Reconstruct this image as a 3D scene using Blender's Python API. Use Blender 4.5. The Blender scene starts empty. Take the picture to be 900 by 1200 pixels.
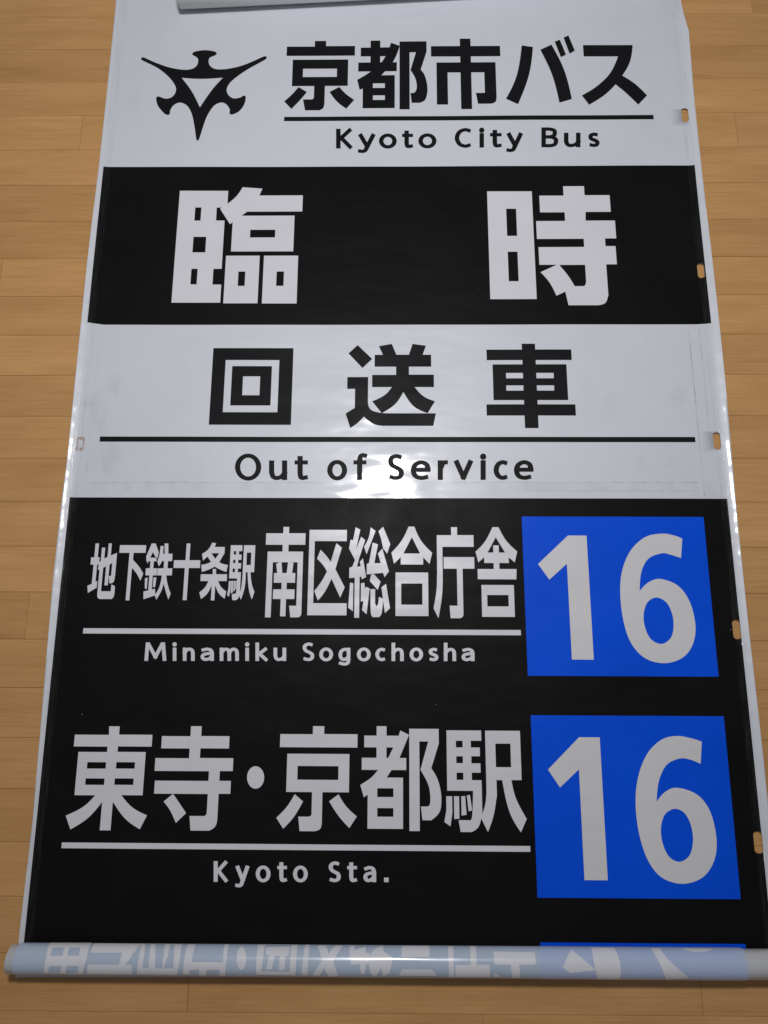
import bpy, math, random
from mathutils import Vector, Matrix
from mathutils.geometry import delaunay_2d_cdt

# ------------------------------------------------------------------ camera, light, exposure
sc = bpy.context.scene
C = sc.collection
CAM_TILT_Y, CAM_PITCH, CAM_ROLL = 0.011064, 0.234892, 0.003320
CAM_POS = Vector((-0.01124, -1.298718, 1.239219))
FPX = 900.0
SHEET_ROT = -0.0017212
camd = bpy.data.cameras.new('camera'); cam = bpy.data.objects.new('camera', camd); C.objects.link(cam)
CAM_R = (Matrix.Rotation(CAM_TILT_Y, 3, 'Y') @ Matrix.Rotation(CAM_PITCH, 3, 'X') @ Matrix.Rotation(CAM_ROLL, 3, 'Z'))
cam.matrix_world = Matrix.Translation(CAM_POS) @ CAM_R.to_4x4()
camd.sensor_fit = 'VERTICAL'; camd.sensor_height = 36.0; camd.lens = 36.0 * FPX / 1200.0
camd.clip_start = 0.01; camd.clip_end = 100
sc.camera = cam

w = bpy.data.worlds.new('World'); sc.world = w; w.use_nodes = True
bg = w.node_tree.nodes['Background']
bg.inputs[0].default_value = (0.93, 0.95, 1.0, 1); bg.inputs[1].default_value = 0.13

ld = bpy.data.lights.new('ceiling_lamp', 'AREA'); ld.shape = 'DISK'; ld.size = 0.26
ld.energy = 25.5; ld.color = (0.98, 0.98, 1.0)
lamp = bpy.data.objects.new('ceiling_lamp', ld); C.objects.link(lamp)
lamp.location = (-0.045, -0.475, 1.9)

vs = sc.view_settings
sc.display_settings.display_device = 'sRGB'
vs.view_transform = 'Standard'; vs.look = 'None'; vs.gamma = 1.0; vs.exposure = 0.0; vs.use_curve_mapping = False
sc.render.engine = 'CYCLES'
sc.cycles.max_bounces = 6

# ------------------------------------------------------------------ pixels to places
def ray(px, py):
    return CAM_R @ Vector(((px - 450) / FPX, -(py - 600) / FPX, -1.0))
def floor_pt(px, py, z=0.0):                      # world position on the level z
    d = ray(px, py); t = (z - CAM_POS.z) / d.z
    return CAM_POS + d * t
COS, SIN = math.cos(SHEET_ROT), math.sin(SHEET_ROT)
ZREF = 0.0028
def sheet_pt(px, py):                             # position in the blind's own frame
    p = floor_pt(px, py, ZREF)
    return (COS * p.x + SIN * p.y, -SIN * p.x + COS * p.y)

EDGE_L, EDGE_R = -0.556, 0.554
def und(x, y):                                    # gentle relief of the film lying on the floor
    z = 0.0020
    z += 0.0006 * (1 + math.sin(5.1 * x + 1.3 * math.sin(2.7 * y) + .4))
    z += 0.0005 * (1 + math.sin(9.3 * y + 2.2 * x + 1.0))
    z += 0.0002 * (1 + math.sin(23 * x - 11 * y))
    # the two long edges curl up a little, unevenly
    for e, s in ((EDGE_L, -1), (EDGE_R, 1)):
        d = s * (x - (e - s * 0.019))
        if d > 0:
            k = 20.5 + 1.2 * math.sin(7 * y + s) + .8 * math.sin(19 * y + 2 * s)
            z += 0.5 * k * min(d, .03) ** 2
    return z

# ------------------------------------------------------------------ materials
def mat(name):
    m = bpy.data.materials.new(name); m.use_nodes = True
    nt = m.node_tree; b = nt.nodes['Principled BSDF']
    return m, nt, b
def nd(nt, t, **kw):
    n = nt.nodes.new(t)
    for k, v in kw.items():
        if k.startswith('i_'):
            key = k[2:]; key = int(key) if key.isdigit() else key.replace('_', ' ')
            n.inputs[key].default_value = v
        else: setattr(n, k, v)
    return n
def mapping(nt, scale, loc=(0, 0, 0), coord='Position'):
    if coord == 'Position': s = nt.nodes.new('ShaderNodeNewGeometry').outputs['Position']
    else: s = nt.nodes.new('ShaderNodeTexCoord').outputs[coord]
    m = nt.nodes.new('ShaderNodeMapping'); m.inputs['Scale'].default_value = scale; m.inputs['Location'].default_value = loc
    nt.links.new(s, m.inputs[0]); return m.outputs[0]
def noise(nt, vec, scale, detail=3, rough=.5):
    n = nt.nodes.new('ShaderNodeTexNoise'); n.inputs['Scale'].default_value = scale
    n.inputs['Detail'].default_value = detail; n.inputs['Roughness'].default_value = rough
    nt.links.new(vec, n.inputs['Vector']); return n.outputs['Fac']
def ramp(nt, fac, stops):
    r = nt.nodes.new('ShaderNodeValToRGB'); e = r.color_ramp.elements
    while len(e) < len(stops): e.new(.5)
    for i, (p, c) in enumerate(stops):
        e[i].position = p; e[i].color = (*c, 1) if len(c) == 3 else c
    nt.links.new(fac, r.inputs[0]); return r.outputs[0]
def mth(nt, op, a, b=None, c=None, clamp=False):
    n = nt.nodes.new('ShaderNodeMath'); n.operation = op; n.use_clamp = clamp
    for i, v in enumerate((a, b, c)):
        if v is None: continue
        if isinstance(v, (int, float)): n.inputs[i].default_value = v
        else: nt.links.new(v, n.inputs[i])
    return n.outputs[0]
def mixc(nt, fac, a, b, mode='MIX'):
    n = nt.nodes.new('ShaderNodeMix'); n.data_type = 'RGBA'; n.blend_type = mode
    for i, v in ((0, fac), (6, a), (7, b)):
        if isinstance(v, (int, float)): n.inputs[i].default_value = v
        elif isinstance(v, tuple): n.inputs[i].default_value = (*v, 1)
        else: nt.links.new(v, n.inputs[i])
    return n.outputs[2]

def wrinkles(nt, b, strength=.35):
    """fine waviness shared by everything printed on the film"""
    v = mapping(nt, (1.0, 2.6, 1)); a = noise(nt, v, 6.5, 2, .45)
    v2 = mapping(nt, (3, 34, 1)); g = noise(nt, v2, 3.0, 2)
    v3 = mapping(nt, (1, 1, 1)); f = noise(nt, v3, 260, 1)
    h = mth(nt, 'ADD', mth(nt, 'MULTIPLY', a, 1.0), mth(nt, 'MULTIPLY', g, .004))
    h = mth(nt, 'ADD', h, mth(nt, 'MULTIPLY', f, .0015))
    bp = nd(nt, 'ShaderNodeBump', i_Strength=strength, i_Distance=0.012)
    nt.links.new(h, bp.inputs['Height']); nt.links.new(bp.outputs[0], b.inputs['Normal'])

def print_mat(name, col, rough, spec, var=.04, bump=.35, specks=False):
    m, nt, b = mat(name)
    n = noise(nt, mapping(nt, (1, 1, 1)), 7, 4, .6)
    c2 = tuple(x * (1 - var) for x in col); c1 = tuple(x * (1 + var) for x in col)
    colr = ramp(nt, n, [(.3, c2), (.7, c1)])
    if specks:
        vo = nd(nt, 'ShaderNodeTexVoronoi', i_Scale=26.0); nt.links.new(mapping(nt, (1, 1, 1)), vo.inputs['Vector'])
        hit = mth(nt, 'LESS_THAN', vo.outputs['Distance'], .022)
        sel = mth(nt, 'GREATER_THAN', noise(nt, mapping(nt, (1, 1, 1), (3, 1, 0)), 9, 0), .62)
        colr = mixc(nt, mth(nt, 'MULTIPLY', mth(nt, 'MULTIPLY', hit, sel), .55), colr, (.3, .3, .31))
    nt.links.new(colr, b.inputs['Base Color'])
    rr = ramp(nt, noise(nt, mapping(nt, (1, 1, 1), (5, 2, 0)), 11, 4, .6), [(.3, (rough - .05,) * 3), (.7, (rough + .06,) * 3)])
    nt.links.new(rr, b.inputs['Roughness'])
    b.inputs['Specular IOR Level'].default_value = spec
    wrinkles(nt, b, bump)
    return m

def film_mat():
    m, nt, b = mat('white_film')
    big = noise(nt, mapping(nt, (1, 1, 1), (2, 0, 0)), 3.2, 5, .62)
    col = ramp(nt, big, [(.25, (.615, .628, .675)), (.6, (.64, .652, .70)), (.8, (.655, .664, .705))])
    # faint smudges from years of handling, heavier on the "Out of Service" frame
    sm = noise(nt, mapping(nt, (1.6, 1, 1), (.3, 7, 0)), 9, 4, .55)
    smf = ramp(nt, sm, [(.56, (0, 0, 0)), (.68, (1, 1, 1))])
    geo = nt.nodes.new('ShaderNodeNewGeometry'); sp = nt.nodes.new('ShaderNodeSeparateXYZ'); nt.links.new(geo.outputs['Position'], sp.inputs[0])
    ax = mth(nt, 'ABSOLUTE', sp.outputs[0])
    edge = mth(nt, 'MULTIPLY', mth(nt, 'SUBTRACT', ax, .28), 4.0, clamp=True)
    y0, y1 = sheet_pt(450, 380)[1], sheet_pt(450, 583)[1]
    band = mth(nt, 'MULTIPLY', mth(nt, 'LESS_THAN', sp.outputs[1], y0), mth(nt, 'GREATER_THAN', sp.outputs[1], y1))
    amt = mth(nt, 'MULTIPLY', mth(nt, 'MULTIPLY', smf, edge), mth(nt, 'MULTIPLY_ADD', band, .20, .08))
    col = mixc(nt, amt, col, (.40, .395, .44))
    # rubbed lines of an old splice: two horizontal, two vertical
    rub = noise(nt, mapping(nt, (14, 5, 1)), 6, 3, .7)
    rubf = ramp(nt, rub, [(.42, (0, 0, 0)), (.7, (1, 1, 1))])
    def line(axis, pos, half, lo, hi, oth):
        a = mth(nt, 'LESS_THAN', mth(nt, 'ABSOLUTE', mth(nt, 'SUBTRACT', sp.outputs[axis], pos)), half)
        r = mth(nt, 'MULTIPLY', mth(nt, 'GREATER_THAN', sp.outputs[oth], lo), mth(nt, 'LESS_THAN', sp.outputs[oth], hi))
        return mth(nt, 'MULTIPLY', a, r)
    yl = floor_pt(450, 566)[1]; yl2 = floor_pt(450, 576)[1]
    xs0, xs1 = floor_pt(101, 566)[0], floor_pt(817, 566)[0]
    L = line(1, yl, .0007, xs0, xs1, 0)
    L = mth(nt, 'MAXIMUM', L, mth(nt, 'MULTIPLY', line(1, yl2, .0006, floor_pt(620, 570)[0], xs1, 0), .8))
    L = mth(nt, 'MAXIMUM', L, mth(nt, 'MULTIPLY', line(0, floor_pt(821, 545)[0], .0011, floor_pt(820, 583)[1], floor_pt(820, 390)[1], 1), .9))
    L = mth(nt, 'MAXIMUM', L, mth(nt, 'MULTIPLY', line(0, floor_pt(834, 545)[0], .0009, floor_pt(834, 505)[1], floor_pt(834, 385)[1], 1), .7))
    L = mth(nt, 'MAXIMUM', L, mth(nt, 'MULTIPLY', line(0, floor_pt(103, 545)[0], .0007, floor_pt(103, 583)[1], floor_pt(103, 385)[1], 1), .4))
    dark = mth(nt, 'MULTIPLY', L, mth(nt, 'MULTIPLY_ADD', rubf, .75, .12))
    col = mixc(nt, dark, col, (.29, .295, .32))
    # dirty strip below the splice
    strip = line(1, (yl + yl2) / 2, abs(yl - yl2) / 2, xs0, xs1, 0)
    vs_ = noise(nt, mapping(nt, (12, 3, 1), (1, 4, 0)), 4, 3, .6)
    col = mixc(nt, mth(nt, 'MULTIPLY', strip, mth(nt, 'MULTIPLY', ramp(nt, vs_, [(.42, (0, 0, 0)), (.75, (1, 1, 1))]), .22)), col, (.40, .40, .41))
    nt.links.new(col, b.inputs['Base Color'])
    rr = ramp(nt, noise(nt, mapping(nt, (1, 2, 1), (5, 2, 0)), 13, 4, .6), [(.3, (.07,) * 3), (.7, (.14,) * 3)])
    nt.links.new(rr, b.inputs['Coat Roughness'])
    b.inputs['Coat Weight'].default_value = .42
    b.inputs['Roughness'].default_value = .42
    b.inputs['Specular IOR Level'].default_value = .45
    wrinkles(nt, b, .28)
    nt.links.new(b.inputs['Normal'].links[0].from_socket, b.inputs['Coat Normal'])
    return m

M_FILM = film_mat()
M_BLACK = print_mat('black_print', (.0060, .0056, .0062), .46, .075, .15, .2, True)
M_INK = print_mat('black_ink', (.0095, .0092, .0105), .46, .07, .1, .2)
M_WHITE = print_mat('white_lettering', (.665, .655, .69), .36, .40, .025, .25)
M_GREY = print_mat('white_numeral', (.65, .635, .64), .45, .35, .02, .2)
M_BLUE = print_mat('blue_print', (.0015, .080, .72), .45, .09, .05, .2)
M_ROLLW = print_mat('film_reverse', (.78, .80, .84), .22, .5, .02, .12)
M_ROLLB = print_mat('pale_blue_reverse', (.45, .53, .65), .22, .5, .03, .12)
M_ROLLV = print_mat('pale_violet_blue_reverse', (.43, .51, .71), .22, .5, .03, .12)
M_ROLLG = print_mat('ghost_lettering', (.72, .72, .76), .22, .5, .03, .12)
M_TOP = print_mat('greenish_film_reverse', (.86, .90, .88), .3, .45, .02, .12)

def tape_mat():
    m, nt, b = mat('clear_edge_tape')
    nt.nodes.remove(b); out = nt.nodes['Material Output']
    tr = nd(nt, 'ShaderNodeBsdfTransparent'); gl = nd(nt, 'ShaderNodeBsdfGlossy'); gl.inputs['Roughness'].default_value = .2
    bp = nd(nt, 'ShaderNodeBump', i_Strength=.16, i_Distance=.004)
    nt.links.new(noise(nt, mapping(nt, (4, .8, 1)), 60, 2, .5), bp.inputs['Height']); nt.links.new(bp.outputs[0], gl.inputs['Normal'])
    mx = nd(nt, 'ShaderNodeMixShader')
    n = noise(nt, mapping(nt, (90, 3, 1)), 5, 3, .6)
    nt.links.new(ramp(nt, n, [(.42, (.004,) * 3), (.6, (.05,) * 3), (.75, (.15,) * 3)]), mx.inputs[0])
    nt.links.new(tr.outputs[0], mx.inputs[1]); nt.links.new(gl.outputs[0], mx.inputs[2]); nt.links.new(mx.outputs[0], out.inputs['Surface'])
    return m
M_TAPE = tape_mat()

def stain_mat():
    m, nt, b = mat('rusty_glue_stain')
    b.inputs['Base Color'].default_value = (.42, .25, .15, 1)
    n = noise(nt, mapping(nt, (1, 1, 1)), 420, 3, .7)
    nt.links.new(ramp(nt, n, [(.42, (0, 0, 0)), (.62, (.75,) * 3)]), b.inputs['Alpha'])
    b.inputs['Roughness'].default_value = .7
    return m
M_STAIN = stain_mat()

def wood_mat():
    m, nt, b = mat('light_wood_plank')
    oi = nt.nodes.new('ShaderNodeObjectInfo')
    geo = nt.nodes.new('ShaderNodeNewGeometry')
    off = nt.nodes.new('ShaderNodeVectorMath'); off.operation = 'MULTIPLY_ADD'
    cx = nt.nodes.new('ShaderNodeCombineXYZ')
    for i in range(2): nt.links.new(mth(nt, 'MULTIPLY', oi.outputs['Random'], (37.0, 91.0)[i]), cx.inputs[i])
    off.inputs[1].default_value = (1, 1, 1)
    nt.links.new(geo.outputs['Position'], off.inputs[0]); nt.links.new(cx.outputs[0], off.inputs[2])
    def mp(s):
        q = nt.nodes.new('ShaderNodeMapping'); q.inputs['Scale'].default_value = s
        nt.links.new(off.outputs[0], q.inputs[0]); return q.outputs[0]
    cloud = noise(nt, mp((3.0, 13, 1)), 1.6, 4, .55)
    grain = noise(nt, mp((5, 170, 1)), 2.0, 5, .65)
    fleck = noise(nt, mp((30, 420, 1)), 2.0, 2, .5)
    base = ramp(nt, cloud, [(.28, (.495, .265, .095)), (.52, (.555, .302, .114)), (.76, (.61, .342, .138))])
    g = ramp(nt, grain, [(.30, (.82, .78, .73)), (.52, (1, 1, 1)), (.80, (1.07, 1.07, 1.07))])
    c = mixc(nt, .75, base, g, 'MULTIPLY')
    f = ramp(nt, fleck, [(.60, (1, 1, 1)), (.74, (.80, .74, .66))])
    c = mixc(nt, .45, c, f, 'MULTIPLY')
    streak = noise(nt, mp((2.2, 60, 1)), 1.3, 2, .5)
    c = mixc(nt, .5, c, ramp(nt, streak, [(.52, (1, 1, 1)), (.66, (.90, .87, .83)), (.74, (1, 1, 1))]), 'MULTIPLY')
    tone = ramp(nt, oi.outputs['Random'], [(0, (.88, .86, .83)), (.5, (1, 1, 1)), (1, (1.08, 1.085, 1.09))])
    c = mixc(nt, .8, c, tone, 'MULTIPLY')
    nt.links.new(c, b.inputs['Base Color'])
    nt.links.new(ramp(nt, grain, [(.3, (.42,) * 3), (.7, (.34,) * 3)]), b.inputs['Roughness'])
    b.inputs['Specular IOR Level'].default_value = .4
    bp = nd(nt, 'ShaderNodeBump', i_Strength=.12, i_Distance=.001)
    nt.links.new(grain, bp.inputs['Height']); nt.links.new(bp.outputs[0], b.inputs['Normal'])
    return m
M_WOOD = wood_mat()
M_SUB, _nt, _b = mat('dark_joint'); _b.inputs['Base Color'].default_value = (.10, .052, .022, 1); _b.inputs['Roughness'].default_value = .9
_n = noise(_nt, mapping(_nt, (1, 1, 1)), 40); _nt.links.new(ramp(_nt, _n, [(.3, (.16, .085, .035)), (.7, (.21, .115, .05))]), _b.inputs['Base Color'])

# ------------------------------------------------------------------ object helpers
def link(name, me, m, parent=None):
    o = bpy.data.objects.new(name, me); C.objects.link(o)
    if m is not None and not me.materials: me.materials.append(m)
    if parent is not None: o.parent = parent
    return o

# outlines: corners (x, y), points on a curve (x, y, 1)
def expand(pts, n=6):
    N = len(pts); P = [Vector(p[:2]) for p in pts]; S = [len(p) > 2 for p in pts]
    out = []; kinds = []                          # kinds[i]: the edge leaving out[i] is straight between corners
    for i in range(N):
        j = (i + 1) % N
        a, b = P[i], P[j]
        out.append(a)
        if not S[i] and not S[j]:
            kinds.append(True); continue
        kinds.append(False)
        ta = (P[j] - P[i - 1]) * .5 if S[i] else None
        tb = (P[(j + 1) % N] - P[i]) * .5 if S[j] else None
        if ta is None: ta = 1.5 * (b - a) - .5 * tb
        if tb is None: tb = 1.5 * (b - a) - .5 * ta
        # keep tangents from overshooting on short spans
        L = (b - a).length
        for t in (ta, tb):
            if t.length > 1.5 * L: t *= 1.5 * L / t.length
        for k in range(1, n):
            u = k / n
            out.append((2*u**3 - 3*u*u + 1) * a + (u**3 - 2*u*u + u) * ta + (-2*u**3 + 3*u*u) * b + (u**3 - u*u) * tb)
            kinds.append(False)
    return out, kinds

def snap(pts, kinds, ang=3.2):
    """straight strokes that run along or across the film are made exactly so"""
    n = len(pts); px = list(range(n)); py = list(range(n))
    def find(p, i):
        while p[i] != i: i = p[i]
        return i
    t = math.tan(math.radians(ang))
    for i in range(n):
        if not kinds[i]: continue
        j = (i + 1) % n
        dx, dy = abs(pts[i][0] - pts[j][0]), abs(pts[i][1] - pts[j][1])
        if dy < t * dx: py[find(py, i)] = find(py, j)
        elif dx < t * dy: px[find(px, i)] = find(px, j)
    def avg(p, k):
        s = {}
        for i in range(n): s.setdefault(find(p, i), []).append(pts[i][k])
        return [sum(s[find(p, i)]) / len(s[find(p, i)]) for i in range(n)]
    return list(zip(avg(px, 0), avg(py, 1)))

def inside(x, y, poly):
    r = False; j = len(poly) - 1
    for i in range(len(poly)):
        xi, yi = poly[i]; xj, yj = poly[j]
        if (yi > y) != (yj > y) and x < (xj - xi) * (y - yi) / (yj - yi) + xi: r = not r
        j = i
    return r

def cdt_mesh(name, items, zfun, gx=(), gy=()):
    """items: list of (fill?, polygon); later ones paint over earlier ones; gx, gy: lines along which the sheet may bend"""
    vs_, es = [], []
    for f, poly in items:
        b = len(vs_); n = len(poly)
        vs_ += [Vector(p) for p in poly]; es += [(b + i, b + (i + 1) % n) for i in range(n)]
    x0 = min(v.x for v in vs_); x1 = max(v.x for v in vs_); y0 = min(v.y for v in vs_); y1 = max(v.y for v in vs_)
    for g in gx:
        if x0 + 1e-4 < g < x1 - 1e-4: vs_ += [Vector((g, y0 - .001)), Vector((g, y1 + .001))]; es.append((len(vs_) - 2, len(vs_) - 1))
    for g in gy:
        if y0 + 1e-4 < g < y1 - 1e-4: vs_ += [Vector((x0 - .001, g)), Vector((x1 + .001, g))]; es.append((len(vs_) - 2, len(vs_) - 1))
    V, E_, F, *_ = delaunay_2d_cdt(vs_, es, [], 0, 1e-7, False)
    boxes = [(min(p[0] for p in q), max(p[0] for p in q), min(p[1] for p in q), max(p[1] for p in q)) for _, q in items]
    keep = []
    for f in F:
        cx = sum(V[i].x for i in f) / 3; cy = sum(V[i].y for i in f) / 3
        st = False
        for (fill, q), bx in zip(reversed(items), reversed(boxes)):
            if bx[0] <= cx <= bx[1] and bx[2] <= cy <= bx[3] and inside(cx, cy, q): st = fill; break
        if st:
            a, b, c = (V[i] for i in f)
            if (b.x - a.x) * (c.y - a.y) - (b.y - a.y) * (c.x - a.x) < 0: f = list(reversed(f))
            keep.append(list(f))
    used = sorted({i for f in keep for i in f}); re = {i: k for k, i in enumerate(used)}
    me = bpy.data.meshes.new(name)
    me.from_pydata([zfun(V[i].x, V[i].y) for i in used], [], [[re[i] for i in f] for f in keep])
    for p in me.polygons: p.use_smooth = True
    me.update(); return me

def frange(a, b, s):
    n = int(round((b - a) / s)); return [a + (b - a) * i / n for i in range(n + 1)]
GX = sorted(frange(EDGE_L + .02, EDGE_R - .02, .025)[0:] + frange(EDGE_L - .004, EDGE_L + .0175, .003) + frange(EDGE_R - .0175, EDGE_R + .004, .003))
GY = frange(-1.80, .20, .02)
def on(layer):
    return lambda x, y: (x, y, und(x, y) + layer * .0003)

class Crop:                                      # readings taken from an enlarged piece of the photograph
    def __init__(s, ox, oy, k): s.ox, s.oy, s.k = ox, oy, k
    def px(s, p): return (s.ox + p[0] / s.k, s.oy + p[1] / s.k)
def outline(crop, pts, snapit=True):
    o, k = expand(pts)
    q = [sheet_pt(*crop.px(p)) for p in o]
    return snap(q, k) if snapit else q
def glyph(name, crop, items, m, parent, layer):
    """items: 'P' outline / 'H' opening"""
    its = [(t == 'P', outline(crop, pts)) for t, pts in items]
    return link(name, cdt_mesh(name, its, on(layer), GX, GY), m, parent)
PHOTO = Crop(0, 0, 1)

# ------------------------------------------------------------------ the wooden floor
PW = 0.07575
floor = None
def make_floor():
    global floor
    me = bpy.data.meshes.new('floor')
    me.from_pydata([(-2.2, -3.0, -.0035), (2.2, -3.0, -.0035), (2.2, 1.2, -.0035), (-2.2, 1.2, -.0035)], [], [(0, 1, 2, 3)])
    floor = link('floor', me, M_SUB); floor['kind'] = 'structure'
    floor['label'] = 'light brown wooden plank floor'
    def plank(L):
        g, bv, d = .00016, .00045, .008
        me = bpy.data.meshes.new('plank'); h, wd = L / 2 - g, PW / 2 - g
        v = [(sx * h, sy * wd, -d) for sx, sy in ((-1, -1), (1, -1), (1, 1), (-1, 1))]
        v += [(sx * h, sy * wd, -bv) for sx, sy in ((-1, -1), (1, -1), (1, 1), (-1, 1))]
        v += [(sx * (h - bv * .8), sy * (wd - bv * .8), 0) for sx, sy in ((-1, -1), (1, -1), (1, 1), (-1, 1))]
        f = [(8, 9, 10, 11)]
        for b in (0, 4):
            for i in range(4): j = (i + 1) % 4; f.append((b + i, b + j, b + 4 + j, b + 4 + i))
        me.from_pydata(v, [], f); me.materials.append(M_WOOD); me.update(); return me
    # joints that can be read in the photograph: row index -> x
    known = {-1: [floor_pt(881, 5).x], 3: [floor_pt(95, 155).x, floor_pt(863, 151).x], 7: [floor_pt(1, 322).x], 15: [floor_pt(32, 720).x],
             22: [floor_pt(221, 1150).x, floor_pt(821, 1150).x], 23: [floor_pt(566, 1195).x]}
    rnd = random.Random(4)
    for r in range(-10, 34):
        y = -(r + .5) * PW
        J = list(known.get(r, []))
        if r < 22 and not any(abs(q) < .45 for q in J): J.append(rnd.uniform(-.36, .36))
        if not J: J.append(rnd.uniform(-.36, .36))
        J.sort()
        while J[0] > -1.6: J.insert(0, min(J[0] - rnd.uniform(.62, .86), -.80))
        while J[-1] < 1.6: J.append(max(J[-1] + rnd.uniform(.62, .86), .80))
        for a, b in zip(J, J[1:]):
            o = link('plank', plank(b - a), None, floor)
            o.location = ((a + b) / 2, y, rnd.uniform(-.00012, .00012))
make_floor()

# ------------------------------------------------------------------ the roll blind
blind = bpy.data.objects.new('bus_roll_blind', None); C.objects.link(blind)
blind.empty_display_size = .1; blind.rotation_euler = (0, 0, SHEET_ROT)
blind['label'] = 'unrolled bus destination blind with black and white frames and blue 16 panels on wooden floor'
blind['category'] = 'roll blind'

left = [(137.5, -6), (136.5, 5), (127.0, 100), (117, 195), (103.5, 310), (89, 450), (79.7, 540), (72.5, 597), (64, 677), (48.0, 860), (39, 960), (24, 1090), (19, 1145)]
right = [(796, -6), (798, 8), (802.5, 28), (805.5, 40), (808, 70), (813, 125), (821, 200), (832.5, 300), (848, 450), (861, 592), (876, 735), (893.0, 890), (912, 1080), (919, 1145)]
top_y = .20
Lp = [sheet_pt(*p) for p in left]; Rp = [sheet_pt(*p) for p in right]
film_poly = [(Lp[0][0] + .002, top_y)] + Lp + list(reversed(Rp)) + [(Rp[0][0] - .002, top_y)]

slots = []
def slot(cx, cy, wpx, hpx):
    q = []; x0, y0 = sheet_pt(cx - wpx / 2, cy); x1, _ = sheet_pt(cx + wpx / 2, cy)
    _, ya = sheet_pt(cx, cy - hpx / 2); _, yb = sheet_pt(cx, cy + hpx / 2)
    hw, hh = (x1 - x0) / 2, (ya - yb) / 2; mx, my = (x0 + x1) / 2, (ya + yb) / 2; r = hw * .85
    for sx, sy, a0 in ((1, 1, 0), (-1, 1, 90), (-1, -1, 180), (1, -1, 270)):
        for k in range(5):
            a = math.radians(a0 + k * 22.5)
            q.append((mx + sx * (hw - r) + r * math.cos(a), my + sy * (hh - r) + r * math.sin(a)))
    slots.append(q)
for s in ((802.5, 135.5, 7.5, 16), (821, 317.5, 8, 17.5), (839.8, 517, 8.2, 20), (863, 737.5, 9, 23), (888.3, 987, 10, 26)): slot(*s)
cuts = [(False, q) for q in slots]

me = cdt_mesh('film', [(True, film_poly)] + cuts, on(0), GX, GY)
film = link('film', me, M_FILM, blind)
sol = film.modifiers.new('thickness', 'SOLIDIFY'); sol.thickness = .0004; sol.offset = -1

def quad(p): return outline(PHOTO, p)
def band(pxl, name='black_band'):
    q = quad(pxl)
    return link(name, cdt_mesh(name, [(True, q)] + [c for c in cuts], on(1), GX, GY), M_BLACK, blind)
band1 = band([(121.5, 196), (815, 194.2), (831, 379.6), (815, 380.8), (122, 380.6), (103.3, 378.2)])
band2 = band([(84, 583), (852.3, 584.5), (907, 1132), (24, 1126)])
def panel(crop, pts):
    return link('number_panel', cdt_mesh('number_panel', [(True, outline(crop, pts))], on(2), GX, GY), M_BLUE, blind)
def rule(x0, x1, ya, yb, m, parent, layer):
    (a, t), (b, _) = sheet_pt(x0, ya), sheet_pt(x1, ya); _, u = sheet_pt((x0 + x1) / 2, yb); _, t = sheet_pt((x0 + x1) / 2, ya)
    return link('rule', cdt_mesh('rule', [(True, [(a, u), (b, u), (b, t), (a, t)])], on(layer), GX, GY), m, parent)

# ---- emblem and the white title frame
c = Crop(155, 50, 900 / 165)
emb = [(75,95),(150,128),(240,158),(330,172),(385,165),(415,140),(420,105),(405,88),(384,75),(395,58),(460,47),(525,55),(540,70),(520,84),(495,95),(488,120),(500,150),(540,169),(620,165),(720,140),(845,87),(860,95),(850,108),(730,175),(640,240),(605,290),(612,330),(645,355),(690,350),(710,338),(725,347),(715,395),(680,440),(635,459),(622,450),(622,425),(600,393),(565,382),(520,405),(480,465),(455,530),(428,615),(418,626),(409,615),(398,540),(380,455),(350,402),(305,382),(265,398),(243,430),(240,452),(228,461),(205,452),(165,405),(152,360),(160,344),(175,345),(215,357),(255,345),(278,310),(272,270),(230,215),(160,160),(62,112),(57,101),(63,95)]
glyph('emblem', c, [('P', [(*p, 1) for p in emb]), ('H', [(315,223),(440,230,1),(580,223),(510,300,1),(432,413),(380,310,1)])], M_INK, film, 1)

def chars(crop, groups, m, parent, layer, name='character'):
    for g in groups: glyph(name, crop, g, m, parent, layer)
c = Crop(325, 40, 5)
chars(c, [
 [('P', [(220,41),(286,41),(286,71),(455,70),(455,125),(55,129),(55,76),(220,72)]),
  ('P', [(91,150),(415,149),(413,303),(85,303)]), ('H', [(150,203),(349,201),(349,250),(150,251)]),
  ('P', [(216,295),(280,295),(275,405),(269,431,1),(248,444),(162,446),(150,382),(200,381),(211,376,1),(214,362)]),
  ('P', [(124,309),(173,338),(134,384,1),(82,437),(40,393),(86,352,1)]),
  ('P', [(306,338),(363,309),(402,350,1),(450,385),(404,436),(350,395,1)])],
 [('P', [(546,40),(606,40),(600,200),(546,200)]), ('P', [(489,80),(662,80),(640,131),(489,131)]), ('P', [(474,167),(700,167),(700,219),(474,219)]),
  ('P', [(666,53),(717,71),(680,160,1),(610,241),(550,295,1),(482,326),(468,268),(540,225,1),(612,166),(645,110,1)]),
  ('P', [(560,242),(688,242),(688,434),(500,434),(500,300)]), ('H', [(560,289),(630,289),(630,316),(560,316)]), ('H', [(560,359),(630,359),(630,386),(560,386)]),
  ('P', [(716,46),(875,46),(873,105),(840,210),(866,250,1),(880,320,1),(868,382,1),(832,403),(787,403),(780,346),(806,341,1),(817,310,1),(808,260,1),(780,213),(812,109),(775,109),(775,441),(716,441)])]], M_INK, film, 1)
c = Crop(490, 40, 5)
chars(c, [
 [('P', [(75,76),(480,70),(480,133),(75,133)]), ('P', [(246,30),(309,30),(313,440),(250,440)]),
  ('P', [(107,170),(453,166),(459,370),(454,397,1),(428,409),(351,409),(338,346),(390,346),(388,225),(173,227),(175,413),(110,413)])]], M_INK, film, 1)
c = Crop(600, 40, 5)
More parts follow.
